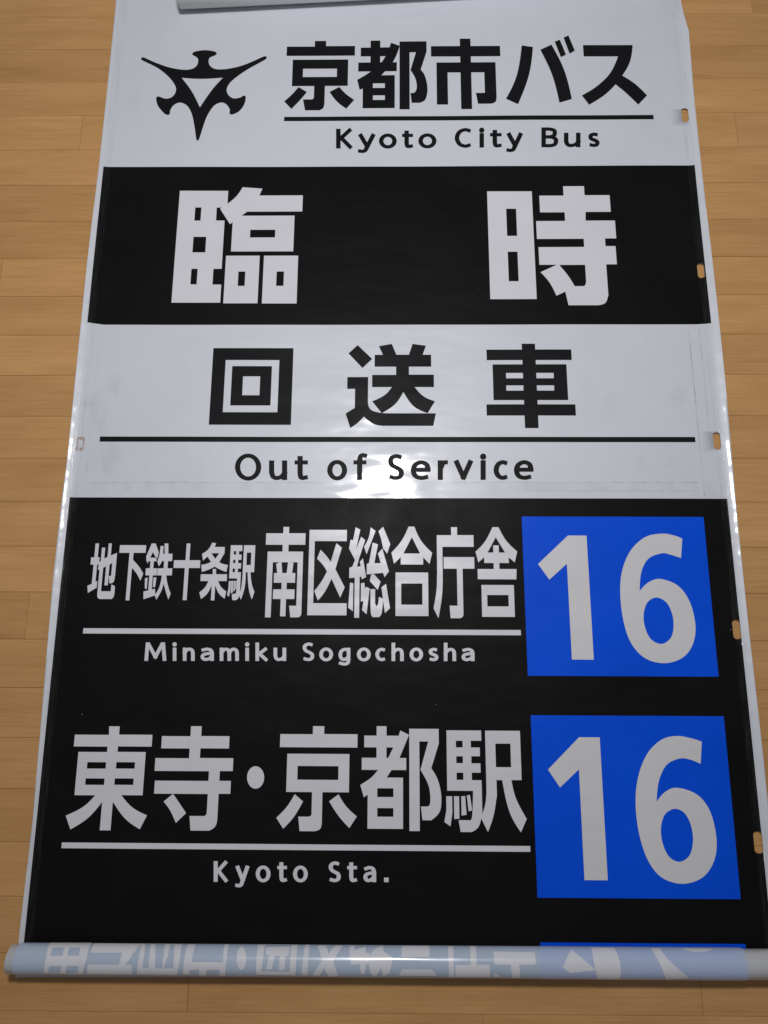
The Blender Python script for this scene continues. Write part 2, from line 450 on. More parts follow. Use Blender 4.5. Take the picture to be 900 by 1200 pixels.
chars(c, [
 [('P', [(56,70),(122,80),(98,245,1),(35,413),(-36,381),(27,245,1)]), ('P', [(165,96),(230,66),(305,215,1),(350,383),(277,404),(235,245,1)]),
  ('P', [(249,49),(279,37),(315,125),(285,139)]), ('P', [(301,25),(329,12),(367,101),(336,119)])],
 [('P', [(415,69),(706,67),(690,165,1),(645,246),(720,295,1),(790,362),(739,416),(670,350,1),(606,297),(540,360,1),(451,416),(409,362),(500,305,1),(575,230,1),(620,134),(418,134)])]], M_INK, film, 1)
rule(333, 765.5, 136, 141, M_INK, film, 1)

# ---- black frame: special service
chars(Crop(190, 210, 5), [
 [('P', [(103,70),(386,70),(384,168),(320,168),(317,244),(364,244),(352,527),(302,527),(295,619),(347,619),(341,725),(58,725)]),
  ('H', [(195,168),(230,168),(227,245),(190,245)]), ('H', [(184,340),(258,340),(255,431),(179,431)]), ('H', [(172,527),(208,527),(204,618),(167,618)]),
  ('P', [(472,48),(588,56),(570,96),(825,96),(821,191),(499,191),(398,265),(340,175),(425,112,1)]),
  ('P', [(414,215),(775,215),(770,425),(406,425)]), ('H', [(517,298),(663,298),(662,343),(515,343)]),
  ('P', [(375,450),(571,450),(561,729),(359,729)]), ('H', [(447,543),(488,543),(484,627),(444,627)]),
  ('P', [(597,450),(797,450),(789,730),(585,730)]), ('H', [(671,543),(714,543),(712,627),(669,627)])]], M_WHITE, band1, 2)
chars(Crop(560, 210, 5), [
 [('P', [(55,73),(318,73),(341,705),(71,705)]), ('H', [(166,175),(223,175),(230,334),(170,334)]), ('H', [(175,427),(232,427),(238,600),(180,600)]),
  ('P', [(500,43),(621,43),(624,96),(771,96),(777,194),(630,194),(630,245),(803,245),(808,350),(744,350),(746,395),(807,395),(811,502),(752,502),(761,685),(745,728,1),(702,742),(530,742),(511,662),(459,686),(420,610,1),(366,547),(462,504),(359,504),(355,400),(621,400),(620,352),(345,352),(341,247),(510,247),(508,196),(363,196),(360,98),(500,98)]),
  ('H', [(475,505),(628,505),(632,606),(625,626,1),(605,630),(566,630),(525,565,1)])]], M_WHITE, band1, 2)

# ---- white frame: out of service
chars(Crop(235, 395, 7.5), [
 [('P', [(112,98),(816,98),(795,770),(74,770)]), ('H', [(220,202),(691,202),(677,660),(197,660)]),
  ('P', [(277,256),(628,256),(614,600),(263,600)]), ('H', [(373,345),(523,345),(519,511),(367,511)])]], M_INK, film, 1)
chars(Crop(395, 395, 900 / 130), [
 [('P', [(167,66),(285,178),(206,251),(93,133)]),
  ('P', [(83,325),(253,325),(250,535),(272,588,1),(335,612,1),(420,619),(802,619),(781,720),(370,720),(290,702,1),(217,645),(165,698,1),(107,737),(69,620),(145,575),(145,420),(83,420)]),
  ('P', [(340,75),(444,57),(481,145),(583,145),(612,57),(721,72),(694,145),(763,145),(763,241),(583,241),(583,306),(784,306),(787,406),(629,406),(700,480,1),(794,521),(735,617),(620,560,1),(538,445),(470,545,1),(362,617),(285,521),(385,472,1),(445,406),(285,406),(284,308),(479,308),(479,241),(305,241),(305,146),(372,145)])]], M_INK, film, 1)
chars(Crop(560, 395, 900 / 130), [
 [('P', [(70,104),(755,104),(760,189),(70,189)]), ('P', [(119,224),(717,224),(731,513),(126,513)]),
  ('H', [(228,293),(613,293),(615,337),(228,337)]), ('H', [(229,394),(617,394),(618,437),(231,437)]),
  ('P', [(70,548),(790,548),(794,638),(70,638)]), ('P', [(355,57),(463,57),(491,740),(381,740)])]], M_INK, film, 1)
rule(117.2, 814, 512, 518, M_INK, film, 1)

# ---- black frame: two route lines
c = Crop(95, 625, 7.5)
chars(c, [
 [('P', [(129,90),(159,90),(150,212),(165,212),(160,275),(142,275),(130,428),(145,418),(140,478),(62,525),(58,462),(97,445),(112,275),(84,275),(92,212),(119,212)]),
  ('P', [(185,127),(214,127),(207,222),(237,208),(243,90),(272,90),(264,196),(320,172),(300,370),(292,420,1),(272,440),(250,440),(247,378),(265,372),(278,262),(252,275),(238,458),(208,458),(222,290),(194,305),(180,510),(262,510),(270,450),(300,465),(291,550,1),(268,578),(165,578),(147,563,1),(145,530),(165,318),(150,325),(160,258),(176,245)])],
 [('P', [(344,105),(573,105),(570,172),(463,172),(459,235),(510,292,1),(548,355),(523,417),(490,355,1),(450,305),(425,590),(393,590),(428,172),(338,172)])],
 [('P', [(622,90),(657,90),(684,168),(672,222),(662,205),(665,246),(590,246),(590,268),(577,245),(574,205)]), ('H', [(632,165),(660,215),(610,215)]),
  ('P', [(610,240),(640,240),(622,520),(592,520)]), ('P', [(570,308),(668,308),(666,370),(568,370)]),
  ('P', [(563,398),(586,388),(580,490),(562,485)]), ('P', [(640,388),(664,388),(652,472),(630,475)]), ('P', [(550,512),(650,487),(655,545),(550,580)]),
  ('P', [(700,112),(727,112),(722,180),(737,180),(735,90),(768,90),(768,180),(804,180),(802,245),(764,245),(762,308),(802,308),(800,370),(750,370),(762,450,1),(789,530),(768,582),(745,510,1),(728,440),(705,510,1),(662,584),(650,545),(690,470,1),(712,370),(670,370),(672,308),(728,308),(730,245),(712,245),(700,270,1),(684,290),(672,248),(690,190,1)])]], M_WHITE, band2, 2)
c = Crop(195, 625, 7.5)
chars(c, [
 [('P', [(176,90),(210,90),(205,237),(299,237),(295,305),(198,305),(178,588),(142,588),(165,305),(64,305),(67,237),(172,237)])],
 [('P', [(403,82),(438,88),(425,120),(515,120),(510,175),(465,255),(500,270,1),(541,278),(528,340),(475,320,1),(425,293),(370,320,1),(312,340),(307,278),(355,268,1),(392,250),(362,205),(322,240),(314,180),(368,142,1)]), ('H', [(396,175),(465,175),(430,225)]),
  ('P', [(408,314),(437,314),(437,360),(535,360),(530,420),(455,420),(482,472,1),(527,512),(513,575),(462,530,1),(432,460),(420,590),(390,590),(400,455),(360,530,1),(305,578),(290,520),(340,475,1),(370,420),(300,420),(303,360),(408,360)])],
 [('P', [(567,105),(669,105),(667,157),(640,157),(637,187),(662,187),(659,233),(633,233),(630,262),(658,262),(655,310),(630,310),(628,342),(657,342),(646,520),(634,568,1),(610,588),(580,588),(575,535),(605,530),(614,515,1),(622,397),(552,397)]),
  ('H', [(594,157),(615,157),(612,187),(592,187)]), ('H', [(588,233),(608,233),(606,262),(587,262)]), ('H', [(583,310),(604,310),(602,342),(582,342)]),
  ('P', [(550,420),(569,420),(563,490),(550,558),(535,545),(546,480)]), ('P', [(574,418),(590,418),(583,520),(563,528)]), ('P', [(595,418),(605,418),(603,505),(588,510)]), ('P', [(609,418),(618,418),(616,488),(606,492)]),
  ('P', [(682,105),(782,105),(772,342),(740,342),(750,440,1),(775,515),(752,582),(725,490,1),(714,342),(698,342),(690,470,1),(655,585),(638,540),(660,470,1),(672,342)]), ('H', [(707,170),(748,170),(742,279),(704,279)])]], M_WHITE, band2, 2)
c = Crop(300, 605, 7.5)
chars(c, [
 [('P', [(242,94),(293,94),(290,150),(437,150),(433,251),(287,251),(285,311),(413,311),(402,835),(392,876,1),(366,889),(302,889),(292,787),(355,787),(366,405),(148,405),(130,889),(79,889),(104,311),(233,311),(236,251),(87,251),(90,150),(240,150)]),
  ('P', [(192,410),(225,402),(232,500),(270,500),(283,402),(330,410),(318,500),(346,500),(344,585),(270,585),(270,643),(340,643),(337,728),(264,728),(260,880),(212,880),(218,728),(148,728),(152,643),(224,643),(226,585),(156,585),(160,500),(188,500),(178,422)])],
 [('P', [(472,120),(801,120),(797,219),(517,219),(503,765),(797,765),(795,871),(450,871)]),
  ('P', [(707,237),(755,277),(698,465),(780,625),(740,716),(664,550),(605,665,1),(544,741),(513,657),(575,575,1),(624,485),(590,430,1),(537,373),(568,295),(620,350,1),(657,402)])]], M_WHITE, band2, 2)
c = Crop(400, 605, 7.5)
chars(c, [
 [('P', [(126,97),(167,118),(130,290),(175,180),(210,210),(155,375),(138,443),(170,440),(163,400),(190,370),(218,535),(180,555),(175,530),(160,535),(157,893),(113,893),(118,540),(70,545),(70,452),(96,445),(120,385),(68,283),(82,205),(103,212)]),
  ('P', [(77,583),(110,590),(97,835),(60,805)]), ('P', [(172,590),(202,585),(207,645),(215,620),(249,635),(222,862),(182,825),(195,745),(172,750)]),
  ('P', [(258,97),(301,130),(222,335),(200,268),(240,190,1)]), ('P', [(327,132),(367,92),(430,245),(403,330),(368,285),(350,200)]),
  ('P', [(275,232),(322,247),(290,413),(347,413),(322,328),(360,285),(418,485),(380,537),(366,498),(225,512),(222,420),(243,412)]),
  ('P', [(285,508),(345,575),(320,648),(250,570),(262,515)]),
  ('P', [(256,642),(297,640),(297,765),(310,790,1),(325,765),(330,710),(368,725),(355,850,1),(330,887),(285,887),(260,855,1)]), ('P', [(352,625),(393,595),(428,808),(383,852)])],
 [('P', [(590,92),(642,92),(700,215,1),(798,322),(775,420),(719,362),(719,425),(522,425),(522,360),(463,418),(440,320),(530,215,1)]), ('H', [(620,185),(692,328),(545,328)]),
  ('P', [(475,495),(763,495),(765,878),(477,878)]), ('H', [(525,592),(712,592),(712,778),(527,778)])]], M_WHITE, band2, 2)
c = Crop(500, 605, 7.5)
chars(c, [
 [('P', [(213,97),(265,97),(268,167),(411,167),(412,270),(138,270),(140,500),(135,690,1),(103,897),(60,810),(86,650,1),(90,500),(90,167),(215,167)]),
  ('P', [(147,360),(416,360),(420,462),(314,462),(323,845),(317,882,1),(292,897),(210,897),(201,787),(270,787),(265,462),(150,462)])],
 [('P', [(578,97),(630,97),(700,218,1),(795,310),(773,407),(721,362),(721,412),(638,412),(638,465),(789,465),(787,555),(450,555),(445,465),(588,465),(588,412),(505,412),(505,362),(453,407),(428,312),(510,225,1)]),
  ('H', [(606,187),(688,320),(633,320),(633,257),(584,257),(584,320),(534,320)]),
  ('P', [(480,605),(766,605),(773,885),(487,885)]), ('H', [(530,693),(718,693),(720,793),(534,793)])]], M_WHITE, band2, 2)
rule(98, 610, 737.3, 743.5, M_WHITE, band2, 2)

chars(Crop(70, 840, 900 / 130), [
 [('P', [(402,77),(486,77),(483,145),(753,145),(747,241),(472,241),(470,285),(700,285),(672,636),(500,636),(590,735,1),(709,799),(650,912),(530,825,1),(432,690),(411,921),(324,921),(345,690),(230,820,1),(86,914),(48,802),(190,730,1),(288,636),(118,636),(153,285),(384,285),(388,241),(115,241),(123,146),(400,145)]),
  ('H', [(223,368),(376,368),(373,420),(221,420)]), ('H', [(459,368),(611,368),(609,420),(457,420)]), ('H', [(210,500),(364,500),(360,552),(206,552)]), ('H', [(447,500),(601,500),(597,552),(443,552)])]], M_WHITE, band2, 2)
dot = [(748 + 60 * math.cos(a), 426 + 79 * math.sin(a), 1) for a in [math.pi * k / 8 for k in range(16)]]
chars(Crop(175, 840, 6), [
 [('P', [(295,66),(369,66),(367,136),(565,135),(561,222),(360,222),(357,290),(592,290),(587,381),(497,381),(493,450),(575,450),(569,541),(488,541),(480,690),(467,765,1),(420,800),(290,800),(283,697),(385,697),(400,688,1),(405,660),(412,541),(34,541),(40,450),(417,449),(420,381),(38,381),(43,291),(281,290),(284,222),(84,222),(90,136),(290,136)]),
  ('P', [(101,595),(168,541),(215,610,1),(259,677),(187,746),(148,660,1)])],
 [('P', dot)]], M_WHITE, band2, 2)
chars(Crop(315, 840, 7.5), [
 [('P', [(390,82),(488,82),(488,152),(780,152),(780,268),(98,268),(103,152),(388,152)]), ('P', [(165,325),(709,325),(705,661),(152,661)]), ('H', [(257,432),(614,432),(611,553),(248,553)]),
  ('P', [(381,650),(472,650),(467,925),(452,983,1),(402,1004),(271,1004),(260,877),(350,876),(373,865,1),(377,835)]),
  ('P', [(229,679),(302,743),(220,880,1),(127,983),(66,886),(155,795,1)]), ('P', [(531,741),(614,679),(680,785,1),(774,874),(708,977),(610,865,1)])]], M_WHITE, band2, 2)
chars(Crop(410, 840, 7.5), [
 [('P', [(235,82),(322,82),(322,400),(235,400)]), ('P', [(128,165),(427,165),(400,268),(126,268)]), ('P', [(105,360),(495,360),(495,466),(105,466)]),
  ('P', [(443,120),(520,158),(436,360),(323,533),(240,622,1),(123,706),(92,597),(185,535,1),(247,466),(337,360),(382,268),(425,180)]),
  ('P', [(200,533),(467,533),(467,983),(156,983),(156,640)]), ('H', [(241,627),(383,627),(382,704),(241,704)]), ('H', [(241,801),(383,801),(382,877),(241,877)]),
  ('P', [(520,105),(780,105),(780,235),(715,450),(775,560,1),(803,700,1),(790,830,1),(715,908),(638,908),(624,787),(680,787),(702,770,1),(707,720),(690,600,1),(620,465),(688,216),(610,216),(614,1003),(525,1003)])]], M_WHITE, band2, 2)
chars(Crop(510, 840, 7.5), [
 [('P', [(97,119),(403,119),(403,210),(310,210),(313,269),(391,269),(391,346),(316,346),(317,408),(397,408),(397,490),(320,490),(322,556),(412,556),(408,865),(380,965,1),(320,1011),(223,1011),(205,907),(295,907),(322,885,1),(332,650),(106,648)]),
  ('H', [(180,210),(239,210),(240,268),(182,268)]), ('H', [(184,346),(242,346),(243,406),(185,406)]), ('H', [(187,490),(246,490),(247,553),(188,553)]),
  ('P', [(99,697),(151,697),(147,840),(134,962),(80,923),(95,820)]), ('P', [(163,697),(207,697),(214,893),(168,898)]), ('P', [(225,698),(262,694),(275,860),(234,867)]), ('P', [(277,690),(304,685),(324,820),(293,830)]),
  ('P', [(436,122),(743,122),(757,555),(668,555),(710,720,1),(803,896),(752,1014),(650,830,1),(587,555),(540,555),(538,700),(512,865,1),(463,1011),(400,885),(438,770,1),(450,640)]), ('H', [(526,235),(657,235),(667,442),(533,442)])]], M_WHITE, band2, 2)
rule(72.3, 621, 989.2, 996, M_WHITE, band2, 2)

# ---- blue route number panels
c = Crop(600, 595, 3.6)
p16 = panel(c, [(40,37),(806,40),(872,716),(66,706)])
glyph('digit', c, [('P', [(235,118),(314,118),(343,641),(250,641),(232,237),(157,304),(109,238)])], M_GREY, p16, 3)
glyph('digit', c, [('P', [(717,131),(712,213),(665,198,1),(630,193,1),(575,215,1),(545,270,1),(537,352),(575,315,1),(625,301,1),(700,330,1),(750,400,1),(773,500,1),(760,580,1),(715,635,1),(640,656,1),(560,635,1),(500,570,1),(467,470,1),(455,350,1),(465,260,1),(500,180,1),(560,125,1),(630,110,1),(680,117,1)]),
  ('H', [(608,379,1),(650,400,1),(675,450,1),(680,505,1),(668,550,1),(630,575,1),(585,555,1),(560,505,1),(554,450,1),(570,400,1)])], M_GREY, p16, 3)
c = Crop(610, 830, 900 / 270)
p16 = panel(c, [(36,24),(792,34),(860,745),(68,740)])
glyph('digit', c, [('P', [(227,113),(306,113),(342,671),(250,671),(226,238),(153,309),(106,239)])], M_GREY, p16, 3)
glyph('digit', c, [('P', [(706,130),(702,217),(660,200,1),(620,196,1),(570,220,1),(540,280,1),(530,364),(565,325,1),(612,310,1),(690,338,1),(740,405,1),(764,510,1),(755,595,1),(710,660,1),(632,685,1),(550,660,1),(495,590,1),(460,480,1),(448,360,1),(460,260,1),(495,175,1),(550,122,1),(610,108,1),(665,117,1)]),
  ('H', [(601,392,1),(640,410,1),(665,460,1),(672,520,1),(658,575,1),(620,599,1),(580,580,1),(555,530,1),(547,470,1),(562,415,1)])], M_GREY, p16, 3)
panel(PHOTO, [(632.8, 1104.6), (873.5, 1105.8), (876, 1132), (634, 1130)])

# ------------------------------------------------------------------ latin lettering, drawn stroke by stroke
LET = {
 'K': ('c', [('l', [(0,0),(0,1)]), ('l', [(.12,.47),(.86,1)]), ('l', [(.22,.55),(.90,0)])]),
 'C': ('c', [('s', [(1,.93),(.62,1),(.2,.86),(0,.5),(.2,.14),(.62,0),(1,.07)])]),
 'B': ('c', [('l', [(0,0),(0,1)]), ('s', [(0,1),(.45,1),(.82,.93),(.90,.77),(.80,.60),(.45,.53),(0,.53)]), ('s', [(.2,.53),(.6,.52),(.93,.42),(1,.27),(.90,.08),(.55,0),(0,0)])]),
 'O': ('c', 'ring'), 'o': ('x', 'ring'),
 'S': ('c', [('s', [(.95,.95),(.55,1),(.15,.92),(.04,.75),(.2,.58),(.55,.48),(.88,.38),(1,.22),(.85,.05),(.45,0),(0,.06)])]),
 's': ('x', [('s', [(.95,.95),(.55,1),(.14,.92),(.04,.74),(.2,.58),(.55,.48),(.88,.38),(1,.22),(.85,.05),(.45,0),(0,.06)])]),
 'M': ('c', [('l', [(0,0),(.07,1)]), ('l', [(.13,.98),(.5,.16)]), ('l', [(.5,.16),(.87,.98)]), ('l', [(.93,1),(1,0)])]),
 'y': ('x', [('l', [(.04,1),(.52,.02)]), ('t', [(.96,1),(.50,-.06),(.38,-.32),(.20,-.42),(.0,-.40)])]),
 't': ('x', [('t', [(.36,1.28),(.36,.28),(.46,.06),(.68,0),(1,.03)]), ('l', [(0,1),(1,1)])]),
 'i': ('x', [('l', [(.5,0),(.5,1)]), 'dot']),
 'u': ('x', [('t', [(0,1),(0,.36),(.12,.10),(.38,0),(.78,.10),(1,.34)]), ('l', [(1,0),(1,1)])]),
 'f': ('x', [('t', [(.42,0),(.42,1.12),(.52,1.36),(.75,1.46),(1,1.44)]), ('l', [(0,1),(.92,1)])]),
 'e': ('x', [('l', [(.05,.52),(1,.52)]), ('s', [(1,.52),(.90,.86),(.52,1),(.14,.84),(0,.48),(.16,.12),(.55,0),(.95,.07)])]),
 'r': ('x', [('l', [(0,0),(0,1)]), ('s', [(.02,.58),(.35,.90),(.7,1),(1,1)])]),
 'v': ('x', [('l', [(.04,1),(.5,.04)]), ('l', [(.96,1),(.5,.04)])]),
 'c': ('x', [('s', [(1,.94),(.62,1),(.2,.86),(0,.5),(.2,.14),(.62,0),(1,.06)])]),
 'n': ('x', [('l', [(0,0),(0,1)]), ('t2', [(0,.66),(.28,.92),(.62,1),(.90,.88),(1,.60),(1,0)])]),
 'm': ('x', [('l', [(0,0),(0,1)]), ('t2', [(0,.66),(.14,.92),(.30,1),(.45,.88),(.5,.60),(.5,0)]), ('t2', [(.5,.66),(.64,.92),(.80,1),(.95,.88),(1,.60),(1,0)])]),
 'h': ('x', [('l', [(0,0),(0,1.5)]), ('t2', [(0,.66),(.28,.92),(.62,1),(.90,.88),(1,.60),(1,0)])]),
 'k': ('x', [('l', [(0,0),(0,1.5)]), ('l', [(.12,.48),(.82,1)]), ('l', [(.22,.56),(.88,0)])]),
 'a': ('x', [('t2', [(.10,.93),(.48,1),(.86,.90),(1,.64),(1,0)]), ('s', [(1,.58),(.5,.56),(.12,.46),(0,.26),(.12,.06),(.38,0),(.75,.10),(1,.32)])]),
 'g': ('x', [('s', [(1,.88),(.62,1),(.16,.84),(0,.46),(.14,.12),(.48,.0),(1,.24)]), ('t', [(1,1),(1,-.06),(.88,-.34),(.50,-.44),(.05,-.36)])]),
 '.': ('x', 'square'),
}
def smooth_line(pts, n=6):
    P = [Vector(p) for p in pts]; out = []
    for i in range(len(P) - 1):
        a, b = P[i], P[i + 1]
        ta = (b - P[i - 1]) * .5 if i else (b - a); tb = (P[i + 2] - a) * .5 if i + 2 < len(P) else (b - a)
        for k in range(n):
            u = k / n; out.append((2*u**3-3*u*u+1)*a + (u**3-2*u*u+u)*ta + (-2*u**3+3*u*u)*b + (u**3-u*u)*tb)
    out.append(P[-1]); return out
def stroke(pts, wv, wh, ext):
    n = len(pts); L, R = [], []
    for i in range(n):
        d = (pts[min(i + 1, n - 1)] - pts[max(i - 1, 0)]).normalized(); nr = Vector((-d.y, d.x))
        hw = .5 * math.sqrt((wv * nr.x) ** 2 + (wh * nr.y) ** 2); p = pts[i]
        e = ext * .5 * math.sqrt((wv * d.x) ** 2 + (wh * d.y) ** 2)
        if i == 0: p = p - d * e
        if i == n - 1: p = p + d * e
        L.append(p + nr * hw); R.append(p - nr * hw)
    return L + R[::-1]
def letter(ch, crop, x0, x1, base0, xh, cap, wv, wh, m, parent, layer, slope):
    kind, parts = LET[ch]
    base = base0 + slope * x0
    H = (cap if kind == 'c' else xh)
    X = lambda u: x0 + wv / 2 + u * (x1 - x0 - wv)
    Y = lambda v: base - wh / 2 - v * (H - wh)
    polys = []
    if parts == 'ring':
        cx, cy, rx, ry = (x0 + x1) / 2, base - H / 2, (x1 - x0) / 2, H / 2 + .02 * H
        A = [2 * math.pi * k / 36 for k in range(36)]
        polys = [(True, [(cx + rx * math.cos(a), cy + ry * math.sin(a)) for a in A]), (False, [(cx + (rx - wv) * math.cos(a), cy + (ry - wh) * math.sin(a)) for a in A])]
    elif parts == 'square':
        polys = [(True, [(x0, base - (x1 - x0)), (x1, base - (x1 - x0)), (x1, base), (x0, base)])]
    else:
        for s in parts:
            if s == 'dot':
                cx, cy, r = (x0 + x1) / 2, base - cap + wv * .52, wv * .60
                polys.append((True, [(cx + r * math.cos(a), cy + r * math.sin(a)) for a in [math.pi * k / 9 for k in range(18)]])); continue
            k, pts = s
            P = [Vector((X(u), Y(v))) for u, v in pts]
            if k == 's': P = smooth_line(P)
            elif k == 't': P = [P[0]] + smooth_line(P[1:])
            elif k == 't2': P = smooth_line(P[:-1]) + [P[-1]]
            polys.append((True, [(p.x, p.y) for p in stroke(P, wv, wh, 1 if k in 'lt2' else .35)]))
    its = [(f, [sheet_pt(*crop.px(p)) for p in q]) for f, q in polys]
    link('letter', cdt_mesh('letter', its, on(layer), GX, GY), m, parent)
def text(crop, spec, base, xh, cap, wv, wh, m, parent, layer, slope=0.0):
    for ch, x0, x1 in spec: letter(ch, crop, x0, x1, base, xh, cap, wv, wh, m, parent, layer, slope)
text(Crop(385, 140, 900 / 330), [('K',24,80),('y',94,151),('o',161,218),('t',235,270),('o',287,345),('C',403,459),('i',482,497),('t',516,553),('y',568,622),('B',680,734),('u',752,805),('s',829,866)],
     92.6, 46, 63, 14.5, 10.5, M_INK, film, 1, -.0045)
text(Crop(265, 520, 900 / 370), [('O',25,100),('u',122,174),('t',195,233),('o',288,345),('f',363,402),('S',460,507),('e',526,583),('r',603,637),('v',648,705),('i',724,741),('c',762,806),('e',820,876)],
     103.3, 56, 74, 15.0, 11.5, M_INK, film, 1, 0)
text(Crop(160, 745, 900 / 405), [('M',21,78),('i',94,105),('n',121,152),('a',167,202),('m',217,267),('i',283,294),('k',310,345),('u',357,390),('S',432,463),('o',476,512),('g',526,557),('o',574,610),('c',622,650),('h',664,696),('o',711,746),('s',760,786),('h',800,832),('a',846,880)],
     65.5, 34.5, 48, 9.6, 7.7, M_WHITE, band2, 2, .001)
text(Crop(240, 1000, 900 / 230), [('K',41,111),('y',140,206),('o',234,302),('t',333,377),('o',405,473),('S',567,624),('t',653,698),('a',727,786),('.',822,843)],
     130.5, 74, 95, 18.6, 15, M_WHITE, band2, 2, .001)

# ------------------------------------------------------------------ edge tapes and the patched slot
def tape(sgn):
    e = EDGE_L if sgn < 0 else EDGE_R
    a, b = e - sgn * .006, e - sgn * .021
    q = [(min(a, b), -1.655), (max(a, b), -1.655), (max(a, b), .19), (min(a, b), .19)]
    return link('edge_tape', cdt_mesh('edge_tape', [(True, q)] + cuts, on(3), GX, GY), M_TAPE, blind)
tape(-1); tape(1)
q = quad([(90.5, 512), (99.5, 512), (98.5, 528), (89, 528)]); q2 = quad([(93, 515.5), (97.5, 515.5), (97, 524.5), (92, 524.5)])
link('glue_stain', cdt_mesh('glue_stain', [(True, q), (False, q2)], on(4), GX, GY), M_STAIN, blind)

# ------------------------------------------------------------------ rolls
def hit_cyl(px, py, A, ax, r):
    """where a line of sight meets the roll (axis through A along ax): distance along the axis and angle"""
    d = ray(px, py); o = CAM_POS - A
    dp = d - ax * d.dot(ax); op = o - ax * o.dot(ax)
    a, b_, c_ = dp.dot(dp), 2 * dp.dot(op), op.dot(op) - r * r
    D = b_ * b_ - 4 * a * c_
    if D < 0:                                     # just past the outline: nearest grazing point
        t = -b_ / (2 * a)
    else: t = (-b_ - math.sqrt(D)) / (2 * a)
    q = o + d * t; s = q.dot(ax); q = q - ax * s
    n = ax.cross(Vector((0, 0, 1))).normalized()  # horizontal, towards the camera side
    a = math.atan2(q.z, q.dot(n))
    return s, (a if a > -math.pi / 2 else a + 2 * math.pi)
def solve_roll(p_top0, p_bot0, p_top1, p_bot1):
    """radius and axis of a roll lying on the floor from its two outlines at two columns"""
    def one(xc, yt, yb):
        best = None
        for i in range(60):
            r = .012 + i * .0005
            for rep in (0,):
                # roll touching the floor: centre (Y, r); both outline rays tangent -> centre on the bisector
                d1, d2 = ray(xc, yt).normalized(), ray(xc, yb).normalized()
                bis = (d1 + d2).normalized(); t = (r + .003 - CAM_POS.z) / bis.z
                P = CAM_POS + bis * t
                # distance of centre to the tangent ray, measured in the plane across the roll
                v = P - CAM_POS; a = Vector((0, v.y, v.z)); b = Vector((0, d1.y, d1.z)).normalized()
                dist = (a - b * a.dot(b)).length
                e = abs(dist - r)
                if best is None or e < best[0]: best = (e, r, P)
        return best[1], best[2]
    r0, P0 = one(*p_top0, p_bot0); r1, P1 = one(*p_top1, p_bot1)
    return (r0 + r1) / 2, P0, P1
def spiral(name, A, ax, r, s0, s1, m, parent, turns=3.4, step=.0011, per=40, start=-math.pi / 2, tight=1):
    """film wound into a roll"""
    n = ax.cross(Vector((0, 0, 1))).normalized(); z = Vector((0, 0, 1))
    K = int(turns * per); V, F = [], []
    for k in range(K + 1):
        a = start + 2 * math.pi * k / per; rr = r - step * k / per
        jit = .0016 * math.sin(k / per * 2.3)
        for s in (s0 + .0025 * k / per * tight + jit, s1):
            V.append(A + ax * s + n * (rr * math.cos(a)) + z * (rr * math.sin(a)))
    for k in range(K):
        F.append((2 * k, 2 * k + 1, 2 * k + 3, 2 * k + 2))
    me = bpy.data.meshes.new(name); me.from_pydata([tuple(to_local(v)) for v in V], [], F)
    for p in me.polygons: p.use_smooth = True
    me.update()
    o = link(name, me, m, parent)
    so = o.modifiers.new('thickness', 'SOLIDIFY'); so.thickness = .0004; so.offset = 0
    return o
RZI = Matrix.Rotation(-SHEET_ROT, 4, 'Z')
def to_local(v): return RZI @ v

r, P0, P1 = solve_roll((20, 1104.6), 1142.5, (880, 1111.0), 1148.3)
AX = (P1 - P0); AX.z = 0; AX.normalize()
A = P0.copy(); A.z = r + .0032
NV = AX.cross(Vector((0, 0, 1))).normalized(); ZV = Vector((0, 0, 1))
s_left, _ = hit_cyl(3.5, 1124, A, AX, r)
lower = spiral('lower_roll', A, AX, r, s_left, s_left + 1.17, M_ROLLW, blind)
print('roll', r, P0, P1, s_left)
AG = [math.radians(a) for a in range(-60, 215, 6)]
def rollprint(name, polys, m, parent, lift):
    """polys: photo-pixel outlines laid on the roll's surface"""
    its = []
    for f, q in polys:
        o, k = expand(q)
        o2 = []
        for i, p in enumerate(o):                 # subdivide so that long edges follow the roll
            b = o[(i + 1) % len(o)]; N = max(1, int((b - p).length / 12))
            o2 += [p.lerp(b, j / N) for j in range(N)]
        its.append((f, [hit_cyl(p.x, p.y, A, AX, r + lift) for p in o2]))
    def zf(s, a):
        v = A + AX * s + NV * ((r + lift) * math.cos(a)) + ZV * ((r + lift) * math.sin(a))
        return tuple(to_local(v))
    me = cdt_mesh(name, its, zf, (), AG)
    return link(name, me, m, parent)
def rollband(name, xa, xb, m, parent, lift):
    s0, _ = hit_cyl(xa, 1125, A, AX, r); s1, _ = hit_cyl(xb, 1128, A, AX, r)
    V, F = [], []
    N = 46
    for k in range(N + 1):
        a = math.radians(-78 + 288 * k / N)
        for s in (s0, s1): V.append(tuple(to_local(A + AX * s + NV * ((r + lift) * math.cos(a)) + ZV * ((r + lift) * math.sin(a)))))
    for k in range(N): F.append((2 * k, 2 * k + 1, 2 * k + 3, 2 * k + 2))
    me = bpy.data.meshes.new(name); me.from_pydata(V, [], F)
    for p in me.polygons: p.use_smooth = True
    return link(name, me, m, parent)
rollband('print_band', 15.0, 877, M_ROLLB, lower, .0005)
rollband('print_panel', 632.5, 873, M_ROLLV, lower, .0008)
def gh(ox, groups, oy=1090):
    for g in groups:
        rollprint('ghost_character', [(t == 'P', [((ox + p[0] / 3), (oy + p[1] / 3)) + tuple(p[2:]) for p in pts]) for t, pts in g], M_ROLLG, lower, .0011)
def rc(a, b, c_, d): return [(a, b), (c_, b), (c_, d), (a, d)]
